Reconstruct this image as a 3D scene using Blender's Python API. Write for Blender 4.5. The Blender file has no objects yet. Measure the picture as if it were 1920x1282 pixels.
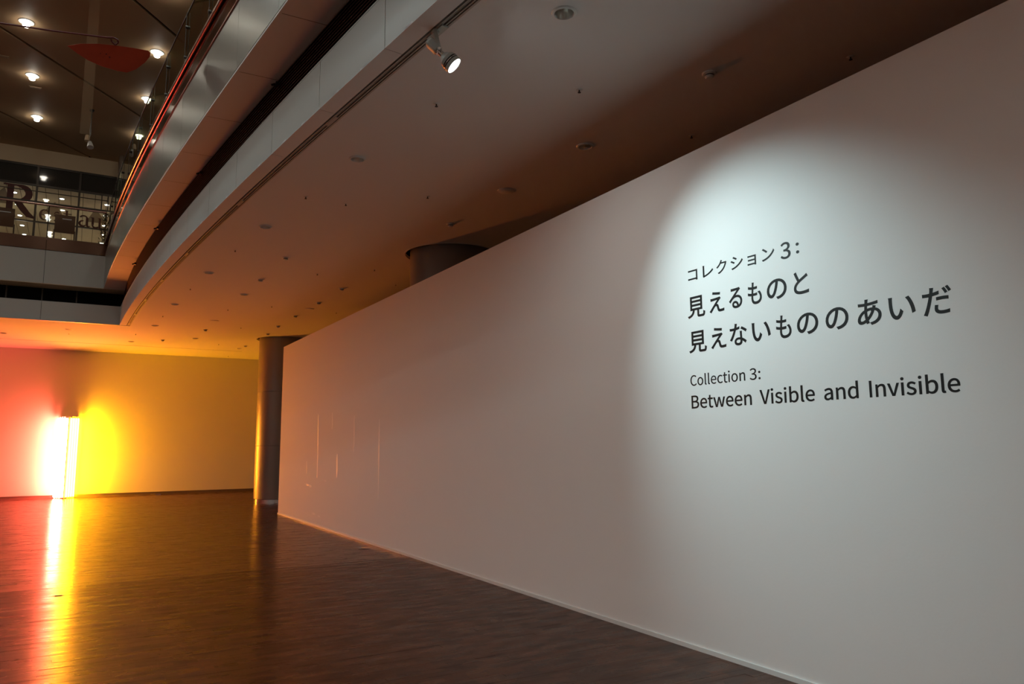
import bpy, bmesh, math, random, os
from mathutils import Vector, Matrix, geometry
import numpy as np

random.seed(7)
S = bpy.context.scene
COL = S.collection
PI = math.pi

# ------------------------------------------------------------------ camera
cd = bpy.data.cameras.new('camera'); cam = bpy.data.objects.new('camera', cd); COL.objects.link(cam)
cd.sensor_width = 36.0; cd.lens = 1400.0 / 1920.0 * 36.0; cd.clip_start = 0.05; cd.clip_end = 200
CR = Matrix(((0.8644930, -0.0623489, -0.4987630), (-0.5025960, -0.1210633, -0.8560029), (-0.0070110, 0.9906848, -0.1359947)))
cam.matrix_world = Matrix.Translation((0, 0, 1.5)) @ CR.to_4x4()
S.camera = cam

# ------------------------------------------------------------------ world, exposure
w = bpy.data.worlds.new('world'); S.world = w; w.use_nodes = True
w.node_tree.nodes['Background'].inputs[0].default_value = (0.9, 0.95, 1.0, 1)
w.node_tree.nodes['Background'].inputs[1].default_value = 0.0
S.view_settings.view_transform = 'Standard'; S.view_settings.look = 'None'
S.view_settings.exposure = 0.0; S.view_settings.gamma = 1.0
S.view_settings.use_curve_mapping = False
S.cycles.max_bounces = 8; S.cycles.diffuse_bounces = 5; S.cycles.glossy_bounces = 5; S.cycles.transmission_bounces = 6
S.cycles.caustics_reflective = True; S.cycles.caustics_refractive = False

# light levels (used by the lamp builders below)
PINK = (1.0, 0.105, 0.07); YELLOW = (1.0, 0.38, 0.0045)
TUBE_PINK, TUBE_YELLOW = 290.0, 300.0
SPOT_W = 310.0
SPILL_W = 45.0
CAN_W = 17.0
CAN_NEAR_W = 80.0
ROOM_CAN_W = 30.0

H = 4.46      # lower ceiling
FY = 20.38    # far edge of the void
HC = 9.47     # upper ceiling
Z2 = 5.32; Z3 = 6.12

# ------------------------------------------------------------------ materials
def mat(name, col, rough=0.6, metal=0.0, spec=0.5, bump=0.0, bscale=40.0, var=0.0, emit=None, estr=0.0,
        trans=0.0, stretch=(1, 1, 1), ior=1.45, alpha=1.0, vscale=3.0):
    m = bpy.data.materials.new(name); m.use_nodes = True
    nt = m.node_tree; b = nt.nodes['Principled BSDF']
    b.inputs['Base Color'].default_value = (*col, 1); b.inputs['Roughness'].default_value = rough
    b.inputs['Metallic'].default_value = metal; b.inputs['IOR'].default_value = ior
    b.inputs['Specular IOR Level'].default_value = spec
    b.inputs['Transmission Weight'].default_value = trans; b.inputs['Alpha'].default_value = alpha
    if emit:
        b.inputs['Emission Color'].default_value = (*emit, 1); b.inputs['Emission Strength'].default_value = estr
    if bump or var:
        tc = nt.nodes.new('ShaderNodeTexCoord'); mp = nt.nodes.new('ShaderNodeMapping')
        mp.inputs['Scale'].default_value = stretch
        nt.links.new(tc.outputs['Object'], mp.inputs[0])
        if bump:
            n = nt.nodes.new('ShaderNodeTexNoise'); n.inputs['Scale'].default_value = bscale; n.inputs['Detail'].default_value = 4
            nt.links.new(mp.outputs[0], n.inputs['Vector'])
            bp = nt.nodes.new('ShaderNodeBump'); bp.inputs['Strength'].default_value = bump; bp.inputs['Distance'].default_value = 0.01
            nt.links.new(n.outputs['Fac'], bp.inputs['Height']); nt.links.new(bp.outputs[0], b.inputs['Normal'])
        if var:
            n2 = nt.nodes.new('ShaderNodeTexNoise'); n2.inputs['Scale'].default_value = vscale; n2.inputs['Detail'].default_value = 5
            nt.links.new(mp.outputs[0], n2.inputs['Vector'])
            mx = nt.nodes.new('ShaderNodeMix'); mx.data_type = 'RGBA'
            mx.inputs[6].default_value = (*[c * (1 - var) for c in col], 1)
            mx.inputs[7].default_value = (*[min(1, c * (1 + var)) for c in col], 1)
            nt.links.new(n2.outputs['Fac'], mx.inputs[0]); nt.links.new(mx.outputs[2], b.inputs['Base Color'])
    return m

M = {}
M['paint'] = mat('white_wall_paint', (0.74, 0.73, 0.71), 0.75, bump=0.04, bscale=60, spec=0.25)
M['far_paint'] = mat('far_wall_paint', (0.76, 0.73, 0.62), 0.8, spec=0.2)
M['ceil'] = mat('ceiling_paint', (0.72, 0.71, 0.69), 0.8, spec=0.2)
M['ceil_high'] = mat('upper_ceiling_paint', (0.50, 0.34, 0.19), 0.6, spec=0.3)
M['dark'] = mat('dark_void', (0.006, 0.006, 0.006), 0.9, spec=0.1)
M['trim_dark'] = mat('dark_baseboard', (0.16, 0.12, 0.09), 0.5)
M['panel'] = mat('grey_fascia_panel', (0.42, 0.43, 0.40), 0.42, spec=0.5)
M['alu'] = mat('brushed_aluminium', (0.40, 0.41, 0.37), 0.30, metal=0.9, bump=0.03, bscale=30, stretch=(1, 1, 0.05))
M['bronze'] = mat('bronze_band', (0.08, 0.042, 0.027), 0.2, metal=0.9)
M['steelrail'] = mat('polished_rail', (0.62, 0.42, 0.36), 0.25, metal=1.0)
M['black_metal'] = mat('black_band', (0.20, 0.14, 0.12), 0.07, metal=1.0)
M['louver'] = mat('dark_louver_slat', (0.11, 0.05, 0.038), 0.35, metal=0.75)
M['column'] = mat('column_cladding', (0.22, 0.20, 0.18), 0.38, metal=0.4)
M['glassy'] = mat('green_tinted_glass', (0.40, 0.50, 0.34), 0.0, trans=1.0, ior=1.5)
M['clear'] = mat('clear_window_glass', (0.86, 0.90, 0.88), 0.0, trans=1.0, ior=1.5)
M['transom'] = mat('dark_transom_glass', (0.035, 0.034, 0.03), 0.06, spec=0.8)
M['mullion'] = mat('dark_bronze_mullion', (0.06, 0.05, 0.04), 0.4, metal=0.6)
M['beam'] = mat('tan_beam_paint', (0.50, 0.38, 0.24), 0.7)
M['white_metal'] = mat('white_enamel', (0.68, 0.69, 0.67), 0.35)
M['grey_metal'] = mat('lamp_grey_enamel', (0.42, 0.44, 0.41), 0.4)
M['chrome'] = mat('chrome', (0.75, 0.75, 0.73), 0.15, metal=1.0)
M['reflector'] = mat('reflector_cup', (0.65, 0.66, 0.62), 0.3, metal=0.8)
M['black'] = mat('black_plastic', (0.01, 0.01, 0.01), 0.4)
M['ink'] = mat('black_vinyl_lettering', (0.006, 0.008, 0.008), 0.5, spec=0.3)
M['red'] = mat('red_painted_sheet', (0.42, 0.040, 0.008), 0.55, var=0.25, vscale=5)
M['darkred'] = mat('dark_red_rod', (0.10, 0.008, 0.006), 0.45)
M['lens'] = mat('spot_lens', (1, 1, 1), 0.4, emit=(1.0, 1.0, 1.0), estr=30)
M['can'] = mat('downlight_lens', (1, 1, 1), 0.4, emit=(1.0, 0.93, 0.80), estr=22)
M['tan'] = mat('restaurant_wall', (0.55, 0.42, 0.27), 0.7, var=0.15)
M['brownpaint'] = mat('brown_pennant', (0.14, 0.08, 0.035), 0.7)
M['board_brown'] = mat('dark_wood_board', (0.10, 0.042, 0.016), 0.4)
M['letter_red'] = mat('window_letter_maroon', (0.085, 0.018, 0.014), 0.6)
M['leaf'] = mat('dark_green_leaf', (0.01, 0.025, 0.01), 0.6)
M['pot'] = mat('planter_pot', (0.10, 0.09, 0.08), 0.6)
M['track'] = mat('lighting_track', (0.42, 0.38, 0.34), 0.4)
M['pink_tube'] = mat('pink_fluorescent', (1, .8, .8), 0.4, emit=PINK, estr=TUBE_PINK)
M['yellow_tube'] = mat('yellow_fluorescent', (1, 1, .8), 0.4, emit=YELLOW, estr=TUBE_YELLOW)
M['roomglow'] = mat('room_downlight_lens', (1, 1, 1), 0.4, emit=(1.0, 0.97, 0.9), estr=30)
M['sheer'] = mat('translucent_strip', (0.40, 0.24, 0.12), 0.8, alpha=0.07)
M['beige'] = mat('pale_counter', (0.55, 0.55, 0.52), 0.5)

def floor_mat(name, c, rough, spec):
    m = mat(name, c, rough, spec=spec)
    nt = m.node_tree; b = nt.nodes['Principled BSDF']
    b.inputs['Anisotropic'].default_value = 0.72
    tn = nt.nodes.new('ShaderNodeCombineXYZ'); tn.inputs[1].default_value = 1.0; nt.links.new(tn.outputs[0], b.inputs['Tangent'])
    g = nt.nodes.new('ShaderNodeNewGeometry'); mp = nt.nodes.new('ShaderNodeMapping'); mp.inputs['Scale'].default_value = (5, 45, 1)
    nt.links.new(g.outputs['Position'], mp.inputs[0])
    n = nt.nodes.new('ShaderNodeTexNoise'); n.inputs['Scale'].default_value = 1.0; n.inputs['Detail'].default_value = 6
    nt.links.new(mp.outputs[0], n.inputs['Vector'])
    # wood grain, blocks about 15 x 8 cm with their own tone
    br = nt.nodes.new('ShaderNodeTexBrick'); br.inputs['Scale'].default_value = 1.0
    br.inputs['Brick Width'].default_value = 0.155; br.inputs['Row Height'].default_value = 0.0775; br.inputs['Mortar Size'].default_value = 0.0012
    br.inputs['Color1'].default_value = (*[x * 0.6 for x in c], 1); br.inputs['Color2'].default_value = (*[x * 1.5 for x in c], 1)
    br.inputs['Mortar'].default_value = (*[x * 0.35 for x in c], 1)
    nt.links.new(g.outputs['Position'], br.inputs['Vector'])
    mx = nt.nodes.new('ShaderNodeMix'); mx.data_type = 'RGBA'; mx.blend_type = 'MULTIPLY'; mx.inputs[0].default_value = 0.7
    nt.links.new(br.outputs['Color'], mx.inputs[6])
    cr = nt.nodes.new('ShaderNodeValToRGB'); cr.color_ramp.elements[0].color = (0.45, 0.4, 0.38, 1); cr.color_ramp.elements[1].color = (1.3, 1.3, 1.3, 1)
    nt.links.new(n.outputs['Fac'], cr.inputs[0]); nt.links.new(cr.outputs[0], mx.inputs[7])
    nt.links.new(mx.outputs[2], b.inputs['Base Color'])
    n3 = nt.nodes.new('ShaderNodeTexNoise'); n3.inputs['Scale'].default_value = 1.0; n3.inputs['Detail'].default_value = 3
    mp3 = nt.nodes.new('ShaderNodeMapping'); mp3.inputs['Scale'].default_value = (3, 9, 1)
    nt.links.new(g.outputs['Position'], mp3.inputs[0]); nt.links.new(mp3.outputs[0], n3.inputs['Vector'])
    mr = nt.nodes.new('ShaderNodeMapRange'); mr.inputs[1].default_value = 0.3; mr.inputs[2].default_value = 0.7
    mr.inputs[3].default_value = rough * 0.82; mr.inputs[4].default_value = rough * 1.2
    nt.links.new(n3.outputs['Fac'], mr.inputs[0]); nt.links.new(mr.outputs[0], b.inputs['Roughness'])
    bp = nt.nodes.new('ShaderNodeBump'); bp.inputs['Strength'].default_value = 0.2; bp.inputs['Distance'].default_value = 0.0013
    nt.links.new(n.outputs['Fac'], bp.inputs['Height']); nt.links.new(bp.outputs[0], b.inputs['Normal'])
    return m
FC = (0.075, 0.024, 0.009)
M['floor_far'] = floor_mat('floor_wood_by_far_wall', tuple(x * .9 for x in FC), 0.26, 0.35)
M['floor_mid'] = floor_mat('floor_wood_under_ceiling', FC, 0.25, 0.55)
M['floor_near'] = floor_mat('floor_wood_near_zone', tuple(x * .85 for x in FC), 0.29, 0.36)  # near zone: darker and rougher than the middle boards

# ------------------------------------------------------------------ mesh helpers
class MB:
    def __init__(s): s.v = []; s.f = []
    def quad(s, *p):
        n = len(s.v); s.v += [tuple(q) for q in p]; s.f.append(tuple(range(n, n + len(p)))); return s
    def box(s, x0, x1, y0, y1, z0, z1):
        n = len(s.v)
        s.v += [(x0, y0, z0), (x1, y0, z0), (x1, y1, z0), (x0, y1, z0), (x0, y0, z1), (x1, y0, z1), (x1, y1, z1), (x0, y1, z1)]
        s.f += [tuple(n + i for i in q) for q in ((3, 2, 1, 0), (4, 5, 6, 7), (0, 1, 5, 4), (1, 2, 6, 5), (2, 3, 7, 6), (3, 0, 4, 7))]
        return s
    def prism(s, pts, d):
        """pts: 3-D outline; d: extrusion vector"""
        n = len(s.v); k = len(pts); d = Vector(d)
        s.v += [tuple(p) for p in pts] + [tuple(Vector(p) + d) for p in pts]
        s.f.append(tuple(range(n + k - 1, n - 1, -1))); s.f.append(tuple(range(n + k, n + 2 * k)))
        for i in range(k):
            j = (i + 1) % k; s.f.append((n + i, n + j, n + k + j, n + k + i))
        return s
    def tube(s, a, b, r0, r1=None, seg=12, caps=True):
        a = Vector(a); b = Vector(b); r1 = r0 if r1 is None else r1
        z = (b - a).normalized(); x = z.orthogonal().normalized(); y = z.cross(x)
        n = len(s.v)
        for p, r in ((a, r0), (b, r1)):
            for i in range(seg):
                t = 2 * PI * i / seg; s.v.append(tuple(p + x * math.cos(t) * r + y * math.sin(t) * r))
        for i in range(seg):
            j = (i + 1) % seg; s.f.append((n + i, n + j, n + seg + j, n + seg + i))
        if caps:
            s.f.append(tuple(range(n + seg - 1, n - 1, -1))); s.f.append(tuple(range(n + seg, n + 2 * seg)))
        return s
    def lathe(s, prof, c=(0, 0, 0), axis=(0, 0, 1), seg=24):
        """prof: list of (r, h) along the axis"""
        c = Vector(c); z = Vector(axis).normalized(); x = z.orthogonal().normalized(); y = z.cross(x); n = len(s.v); k = len(prof)
        for i in range(seg):
            t = 2 * PI * i / seg
            for r, h in prof: s.v.append(tuple(c + z * h + (x * math.cos(t) + y * math.sin(t)) * r))
        for i in range(seg):
            j = (i + 1) % seg
            for q in range(k - 1): s.f.append((n + i * k + q, n + j * k + q, n + j * k + q + 1, n + i * k + q + 1))
        return s
    def sweep(s, path, sec):
        """path: list of (point, right, up); sec: closed section [(a,b)]"""
        n = len(s.v); k = len(sec)
        for p, r, u in path:
            for a, b in sec: s.v.append(tuple(Vector(p) + Vector(r) * a + Vector(u) * b))
        for i in range(len(path) - 1):
            for q in range(k):
                t = (q + 1) % k; s.f.append((n + i * k + q, n + i * k + t, n + (i + 1) * k + t, n + (i + 1) * k + q))
        s.f.append(tuple(range(n + k - 1, n - 1, -1))); e = n + (len(path) - 1) * k; s.f.append(tuple(range(e, e + k)))
        return s
    def mesh(s, name, m, smooth=False):
        me = bpy.data.meshes.new(name); me.from_pydata(s.v, [], s.f); me.update()
        bm = bmesh.new(); bm.from_mesh(me); bmesh.ops.recalc_face_normals(bm, faces=bm.faces); bm.to_mesh(me); bm.free()
        if smooth: me.shade_smooth(); me.set_sharp_from_angle(angle=math.radians(35))
        me.materials.append(M[m] if isinstance(m, str) else m)
        return me
    def build(s, name, m, parent=None, smooth=False, kind=None):
        o = bpy.data.objects.new(name, s.mesh(name, m, smooth)); COL.objects.link(o)
        if parent: o.parent = parent
        if kind: o['kind'] = kind
        return o

def tag(o, label, cat=None, group=None, kind=None):
    o['label'] = label
    if cat: o['category'] = cat
    if group: o['group'] = group
    if kind: o['kind'] = kind
    return o
def thing(name, label, cat, loc=(0, 0, 0), group=None, kind=None):
    o = bpy.data.objects.new(name, None); COL.objects.link(o); o.location = loc; o.empty_display_size = 0.1
    return tag(o, label, cat, group, kind)
def struct(o, label): o['kind'] = 'structure'; o['label'] = label; return o
def localise(root):
    """children were built in world coordinates: keep them there"""
    bpy.context.view_layer.update()
    for c in root.children: c.matrix_parent_inverse = root.matrix_world.inverted()
def copy_tree(o, parent=None, loc=None):
    c = o.copy(); COL.objects.link(c)
    if parent: c.parent = parent
    if loc: c.location = loc
    for ch in o.children: copy_tree(ch, c)
    return c

def filled(loops, z, thick, name, m, parent=None):
    """flat slab with holes: loops[0] outer, the others holes"""
    cu = bpy.data.curves.new(name, 'CURVE'); cu.dimensions = '2D'; cu.fill_mode = 'BOTH'
    cu.extrude = thick / 2
    for lp in loops:
        sp = cu.splines.new('POLY'); sp.points.add(len(lp) - 1)
        for i, p in enumerate(lp): sp.points[i].co = (p[0], p[1], 0, 1)
        sp.use_cyclic_u = True
    t = bpy.data.objects.new(name + '_tmp', cu); COL.objects.link(t); bpy.context.view_layer.update()
    me = bpy.data.meshes.new_from_object(t.evaluated_get(bpy.context.evaluated_depsgraph_get()))
    bpy.data.objects.remove(t); bpy.data.curves.remove(cu)
    me.name = name; me.materials.clear(); me.materials.append(M[m])
    me.transform(Matrix.Translation((0, 0, z + thick / 2)))
    o = bpy.data.objects.new(name, me); COL.objects.link(o)
    if parent: o.parent = parent
    return o
def circle(cx, cy, r, n=24): return [(cx + r * math.cos(2 * PI * i / n), cy + r * math.sin(2 * PI * i / n)) for i in range(n)]

# plan curves of the balcony edges, x as a function of y (fitted cubics, straight beyond y=4)
def cubic(c):
    def f(y):
        if y < 4: return np.polyval(c, 4) + np.polyval(np.polyder(np.array(c)), 4) * (y - 4)
        return float(np.polyval(c, y))
    return f
c_low = cubic([5.3738e-05, 0.00135821, -0.13214091, 2.45737326])
c_up = cubic([7.02746e-05, 0.00031415, -0.11725282, 2.05004905])
c_lou = cubic([1.8527e-04, -0.0026888, -0.10115317, 2.45863399])
YB = -8.0
def ys(y0, y1, step=0.45):
    n = max(2, int(math.ceil((y1 - y0) / step)) + 1); return [y0 + (y1 - y0) * i / (n - 1) for i in range(n)]
def path(f, y0, y1, off=0.0, z=0.0, step=0.45):
    r = []
    for y in ys(y0, y1, step):
        dx = (f(y + .05) - f(y - .05)) / .1; t = Vector((dx, 1, 0)).normalized(); rt = Vector((t.y, -t.x, 0))
        r.append((Vector((f(y), y, z)) + rt * off, rt, Vector((0, 0, 1))))
    return r
def rect(a0, a1, b0, b1): return [(a0, b0), (a1, b0), (a1, b1), (a0, b1)]

# ================================================================== SETTING
XL, XR = -15.0, 9.0
# floor: base slab + wooden boards
floor = struct(MB().box(XL, XR, YB, 26.6, -0.2, -0.012).build('floor', 'floor_near'), 'dark reddish brown wooden board floor of the hall')
struct_far = None
BW, BL = 0.0775, 0.93
cells = []
rows = int((26.5 + 8) / BW)
for r in range(rows):
    y0 = 26.55 - (r + 1) * BW
    if y0 < YB: break
    x = -8.9 - random.random() * BL
    while x < 8.9:
        cells.append((x, y0)); x += BL
ckey = lambda c: (c[0] + BL / 2, c[1] + BW / 2)
def inview(p):
    v = CR.transposed() @ (Vector((p[0], p[1], 0)) - Vector((0, 0, 1.5)))
    if v.z > -0.5: return False
    u = 960 - 1400 * v.x / v.z; t = 641 + 1400 * v.y / v.z
    return -60 < u < 1980 and t < 1300 and p[0] < 4.05
def board(mb, x, y, g=0.0012):
    dz = random.uniform(-0.0004, 0.0004); ty = random.uniform(-1, 1) * 0.0016 * BW; tx = random.uniform(-1, 1) * 0.0006
    x1 = x + BL - g; y1 = y + BW - g; n = len(mb.v)
    z = [dz - ty - tx, dz - ty + tx, dz + ty + tx, dz + ty - tx]
    mb.v += [(x, y, -0.012), (x1, y, -0.012), (x1, y1, -0.012), (x, y1, -0.012), (x, y, z[0]), (x1, y, z[1]), (x1, y1, z[2]), (x, y1, z[3])]
    mb.f += [tuple(n + i for i in q) for q in ((4, 5, 6, 7), (0, 1, 5, 4), (1, 2, 6, 5), (2, 3, 7, 6), (3, 0, 4, 7))]
near = sorted([c for c in cells if inview(ckey(c))], key=lambda c: (ckey(c)[0]) ** 2 + ckey(c)[1] ** 2)[:290]
nearset = set(near)
for c in near:
    mb = MB(); board(mb, *c); mb.build('floor_board', 'floor_near', floor)
far_z = {'floor_near': MB(), 'floor_mid': MB(), 'floor_far': MB()}
for c in cells:
    if c in nearset: continue
    k = 'floor_near' if c[1] < 9.66 else ('floor_mid' if c[1] < 20.88 else 'floor_far')
    if c[1] < 1.0 or c[0] > 5.5 or c[0] < -6: continue
    board(far_z[k], *c)
for k, mb in far_z.items():
    o = mb.build('floor_boards', k, floor); o['kind'] = 'stuff'
mb = MB(); mb.box(XL, XR, YB, 1.0, -0.012, -0.0005).box(5.9, XR, 1.0, 26.55, -0.012, -0.0005).box(XL, -6.9, 1.0, 26.55, -0.012, -0.0005)
mb.build('floor_margin', 'floor_near', floor)

WY = 26.5
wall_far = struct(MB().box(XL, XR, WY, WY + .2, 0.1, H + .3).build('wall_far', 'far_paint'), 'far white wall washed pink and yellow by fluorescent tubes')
bb = MB().box(XL, XR, WY + .02, WY + .2, 0.0, 0.1).box(XL, XR, WY - .012, WY + .02, 0.0, 0.014)
struct(bb.build('baseboard_far', 'trim_dark'), 'dark recessed baseboard along the far wall')

# display partition with the lettering
PX = 4.04
wp = MB().box(PX, PX + .3, -5.5, 17.38, 0.0, 3.76)
wall_p = struct(wp.build('wall_right', 'paint'), 'tall white display partition carrying the exhibition title')
struct(MB().box(PX - .014, PX, -5.5, 17.38, 0.0, 0.032).build('baseboard_right', 'white_metal'), 'thin pale trim at the foot of the white partition')
# dried paint runs, scuffs and patches of filler on the partition face
def smear(y, z0, z1, wd, m='paint'):
    mb = MB(); n = 6
    pts = []
    for i in range(n + 1):
        t = i / n; pts.append((PX - .0015, y + wd * (0.5 + 0.5 * math.sin(t * 5 + y * 9)) * .5 + wd * .3, z0 + (z1 - z0) * t))
    for i in range(n, -1, -1):
        t = i / n; pts.append((PX - .0015, y - wd * .5 * math.sin(PI * min(1, t * 1.0 + .05)) - wd * .2, z0 + (z1 - z0) * t))
    mb.prism(pts, (0.002, 0, 0)); return mb
M['gloss_smear'] = mat('glossy_paint_smear', (0.79, 0.78, 0.76), 0.55, spec=0.4)
for y, z0, z1, wd in ((14.35, .9, 2.1, .05), (13.1, .95, 1.35, .06), (15.0, .72, .76, .18), (14.8, .70, .745, .12), (14.5, .2, .235, .16), (14.15, .18, .21, .12),
                      (11.0, .7, 1.9, .03), (15.1, .95, 1.2, .03), (13.8, .85, .87, .1), (12.2, 1.4, 2.0, .025), (13.45, 1.8, 2.1, .03)):
    smear(y, z0, z1, wd).build('paint_smear', 'gloss_smear', wall_p)

# enclosure
struct(MB().box(XR, XR + .2, YB, 26.7, 0, HC + .2).build('wall_outer', 'paint'), 'white outer wall hidden behind the partition')
struct(MB().box(XL, XR, YB - .2, YB, 0, HC + .2).build('wall_back', 'paint'), 'white wall of the hall behind the viewpoint')
struct(MB().box(XL - .2, XL, YB, 32, 0, HC + .2).build('wall_left', 'paint'), 'white side wall beyond the atrium')

# ------------------------------------------------------------------ lower ceiling
downs = [(2.75, 3.97), (2.37, 7.24), (4.25, 5.81), (2.07, 10.2), (1.82, 13.45), (2.71, 15.09), (1.64, 16.83), (1.54, 20.07),
         (-0.29, 21.7), (-1.76, 23.19), (1.22, 23.47), (2.71, 21.98), (4.17, 23.68)]
COLS = [(4.98, 21.22, 0.70), (4.98, 10.4, 0.66)]
OFF_C = 0.235
edge = [(p.x, p.y) for p, _, _ in path(c_low, YB, FY + .08, OFF_C)]
edge[-1] = (c_low(FY + .08) + OFF_C, FY + .09)
outer = [(XL, FY + .09), (XL, WY), (XR, WY), (XR, YB)] + edge
loops = [outer, [(XL + .3, 24.42), (4.4, 24.42), (4.4, 24.46), (XL + .3, 24.46)]]
for x, y in downs: loops.append(circle(x, y, 0.068))
for x, y, r in COLS: loops.append(circle(x, y, r + .09, 48))
ceiling = struct(filled(loops, H, 0.03, 'ceiling', 'ceil'), 'lower white ceiling over the hall with recessed fittings')
ct = filled([[(XL, FY + .2), (XL, WY), (XR, WY), (XR, YB), (c_low(YB) + .6, YB)] + [(c_low(y) + .32, y) for y in ys(YB, FY, 1)]], H + .13, .03, 'ceiling_backing', 'dark', ceiling)

MB().box(XL + .3, 4.39, 24.421, 24.459, H + .0012, H + .01).build('slot_shade', 'dark', ceiling)  # dark strip standing in for the shade inside the ceiling slot
# upper slab between the storeys on the balcony side
up_edge = [(p.x, p.y) for p, _, _ in path(c_up, YB, FY, 0.004)]
lou_edge = [(p.x, p.y) for p, _, _ in path(c_lou, YB, FY + .6, 0.05)]

# soffit strip beside the fascia, in panels
fascia_low = thing('balcony_fascia', 'lower pale grey panelled fascia curving above the hall ceiling', 'fascia', (c_low(10), 10, H), kind='structure')
seams = [5.02 + 1.26 * k for k in range(-10, 13)]
seams = [s for s in seams if YB < s < FY - .3]
se = [YB] + seams + [FY + .003]
for a, b in zip(se[:-1], se[1:]):
    MB().sweep(path(c_low, a + .004, b - .004), rect(0.0, 0.03, H, H + 0.445)).build('fascia_panel', 'panel', fascia_low)
    MB().sweep(path(c_low, a + .003, b - .003), rect(0.0, 0.148, H - .004, H + 0.014)).build('soffit_panel', 'ceil', fascia_low)
MB().sweep(path(c_low, YB, FY), rect(0.03, 0.05, H + 0.01, H + 0.45)).build('fascia_backing', 'dark', fascia_low)
MB().sweep(path(c_low, YB, FY), rect(-.002, 0.12, H + 0.445, H + 0.46)).build('fascia_ledge', 'panel', fascia_low)
localise(fascia_low)

# track channel next to the strip
track = thing('lighting_track', 'curved recessed lighting track running along the balcony edge', 'lighting track', (c_low(8) + .2, 8, H))
MB().sweep(path(c_low, YB, FY + .02), rect(0.166, 0.176, H - .003, H + 0.05)).build('channel_flange', 'track', track, smooth=True)
MB().sweep(path(c_low, YB, FY + .02), rect(0.222, 0.238, H - .004, H + 0.06)).build('channel_flange', 'track', track)
MB().sweep(path(c_low, YB, FY + .02), rect(0.14, 0.24, H + 0.06, H + 0.07)).build('channel_top', 'black', track)
MB().sweep(path(c_low, YB, FY + .02), rect(0.180, 0.186, H - .002, H + 0.06)).build('track_rail', 'track', track)
MB().sweep(path(c_low, YB, FY + .02), rect(0.204, 0.214, H - .0, H + 0.06)).build('track_rail', 'track', track)
for y in (-2.5, 0.4, 6.45, 9.3, 12.3, 14.5, 16.6, 18.6, 20.1):
    MB().sweep(path(c_low, y - .11, y + .11, step=.1), rect(0.178, 0.214, H - .004, H + 0.02)).build('track_coupler', 'track', track)
MB().sweep(path(c_low, YB, FY + .02), rect(0.149, 0.165, H + 0.016, H + 0.03)).build('shadow_gap', 'dark', track)
localise(track)

# ------------------------------------------------------------------ louver band and upper slab
louver = thing('louver_band', 'dark recessed louvre band between the two curved balcony fascias', 'louver', (c_lou(10), 10, 4.9), kind='structure')
NS = 12
for i in range(NS):
    z = 4.905 + (Z2 - 4.905) * (i + .15) / NS
    MB().sweep(path(c_lou, YB, FY + .55), [(0.0, z), (0.035, z + .008), (0.035, z + .011), (0.0, z + .008)]).build('slat', 'louver', louver)
MB().sweep(path(c_lou, YB, FY + .55), rect(0.05, 0.07, 4.88, Z2)).build('louver_backing', 'dark', louver)
localise(louver)
for y, zz, lb in ((7.6, 4.95, 'nearest the camera'), (10.7, 4.94, 'second from the camera'), (13.9, 4.95, 'where the band starts to glow red'), (16.9, 4.95, 'in the glowing far end')):
    n = thing('fixing_bracket', 'small dark fixing bracket on the louvre band, ' + lb, 'bracket', (c_lou(y), y, zz + .3), 'fixing brackets on the louvre band')
    MB().box(-.03, .01, -.03, .03, -.02, .02).tube((-.03, 0, 0), (-.07, 0, -.02), .012, seg=8).build('bracket_body', 'black', n)

# upper soffit
soff = filled([[(XL, FY), *reversed(up_edge)] if False else up_edge + [(lou_edge[-1][0], FY)] + list(reversed(lou_edge))], Z2, .02, 'soffit_upper', 'ceil')
struct(soff, 'white soffit under the upper curved balcony')
sj = [5.09 + 1.28 * k for k in range(-9, 12)]
for y in sj:
    if 4.5 < y < 19.5:
        a = Vector((c_up(y) + .03, y, 0)); b = Vector((c_lou(y) + .02, y - .01, 0))
        MB().prism([a + Vector((0, 0, Z2 - .0012)), b + Vector((0, 0, Z2 - .0012)), b + Vector((0, .006, Z2 - .0012)), a + Vector((0, .006, Z2 - .0012))], (0, 0, .002)).build('joint_strip', 'trim_dark', soff)

# upper metal fascia with panels, trims, glass
fu = thing('balcony_fascia', 'upper brushed metal fascia of the curved balcony with soft highlights', 'fascia', (c_up(10), 10, Z2), kind='structure')
sj2 = [YB] + [y for y in sj if YB < y < FY - .4] + [FY]
for a, b in zip(sj2[:-1], sj2[1:]):
    MB().sweep(path(c_up, a + .0025, b - .0025), rect(0, .03, Z2 + .021, Z3 - .02)).build('fascia_panel', 'alu', fu)
MB().sweep(path(c_up, YB, FY), rect(.03, .05, Z2 + .03, Z3)).build('fascia_backing', 'dark', fu)
localise(fu)
slab_up = filled([[(p[0] + .06, p[1]) for p in up_edge] + [(XR, FY), (XR, YB)]], 5.95, .15, 'floor_upper', 'trim_dark')
struct(slab_up, 'upper gallery floor slab behind the curved balcony')

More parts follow.
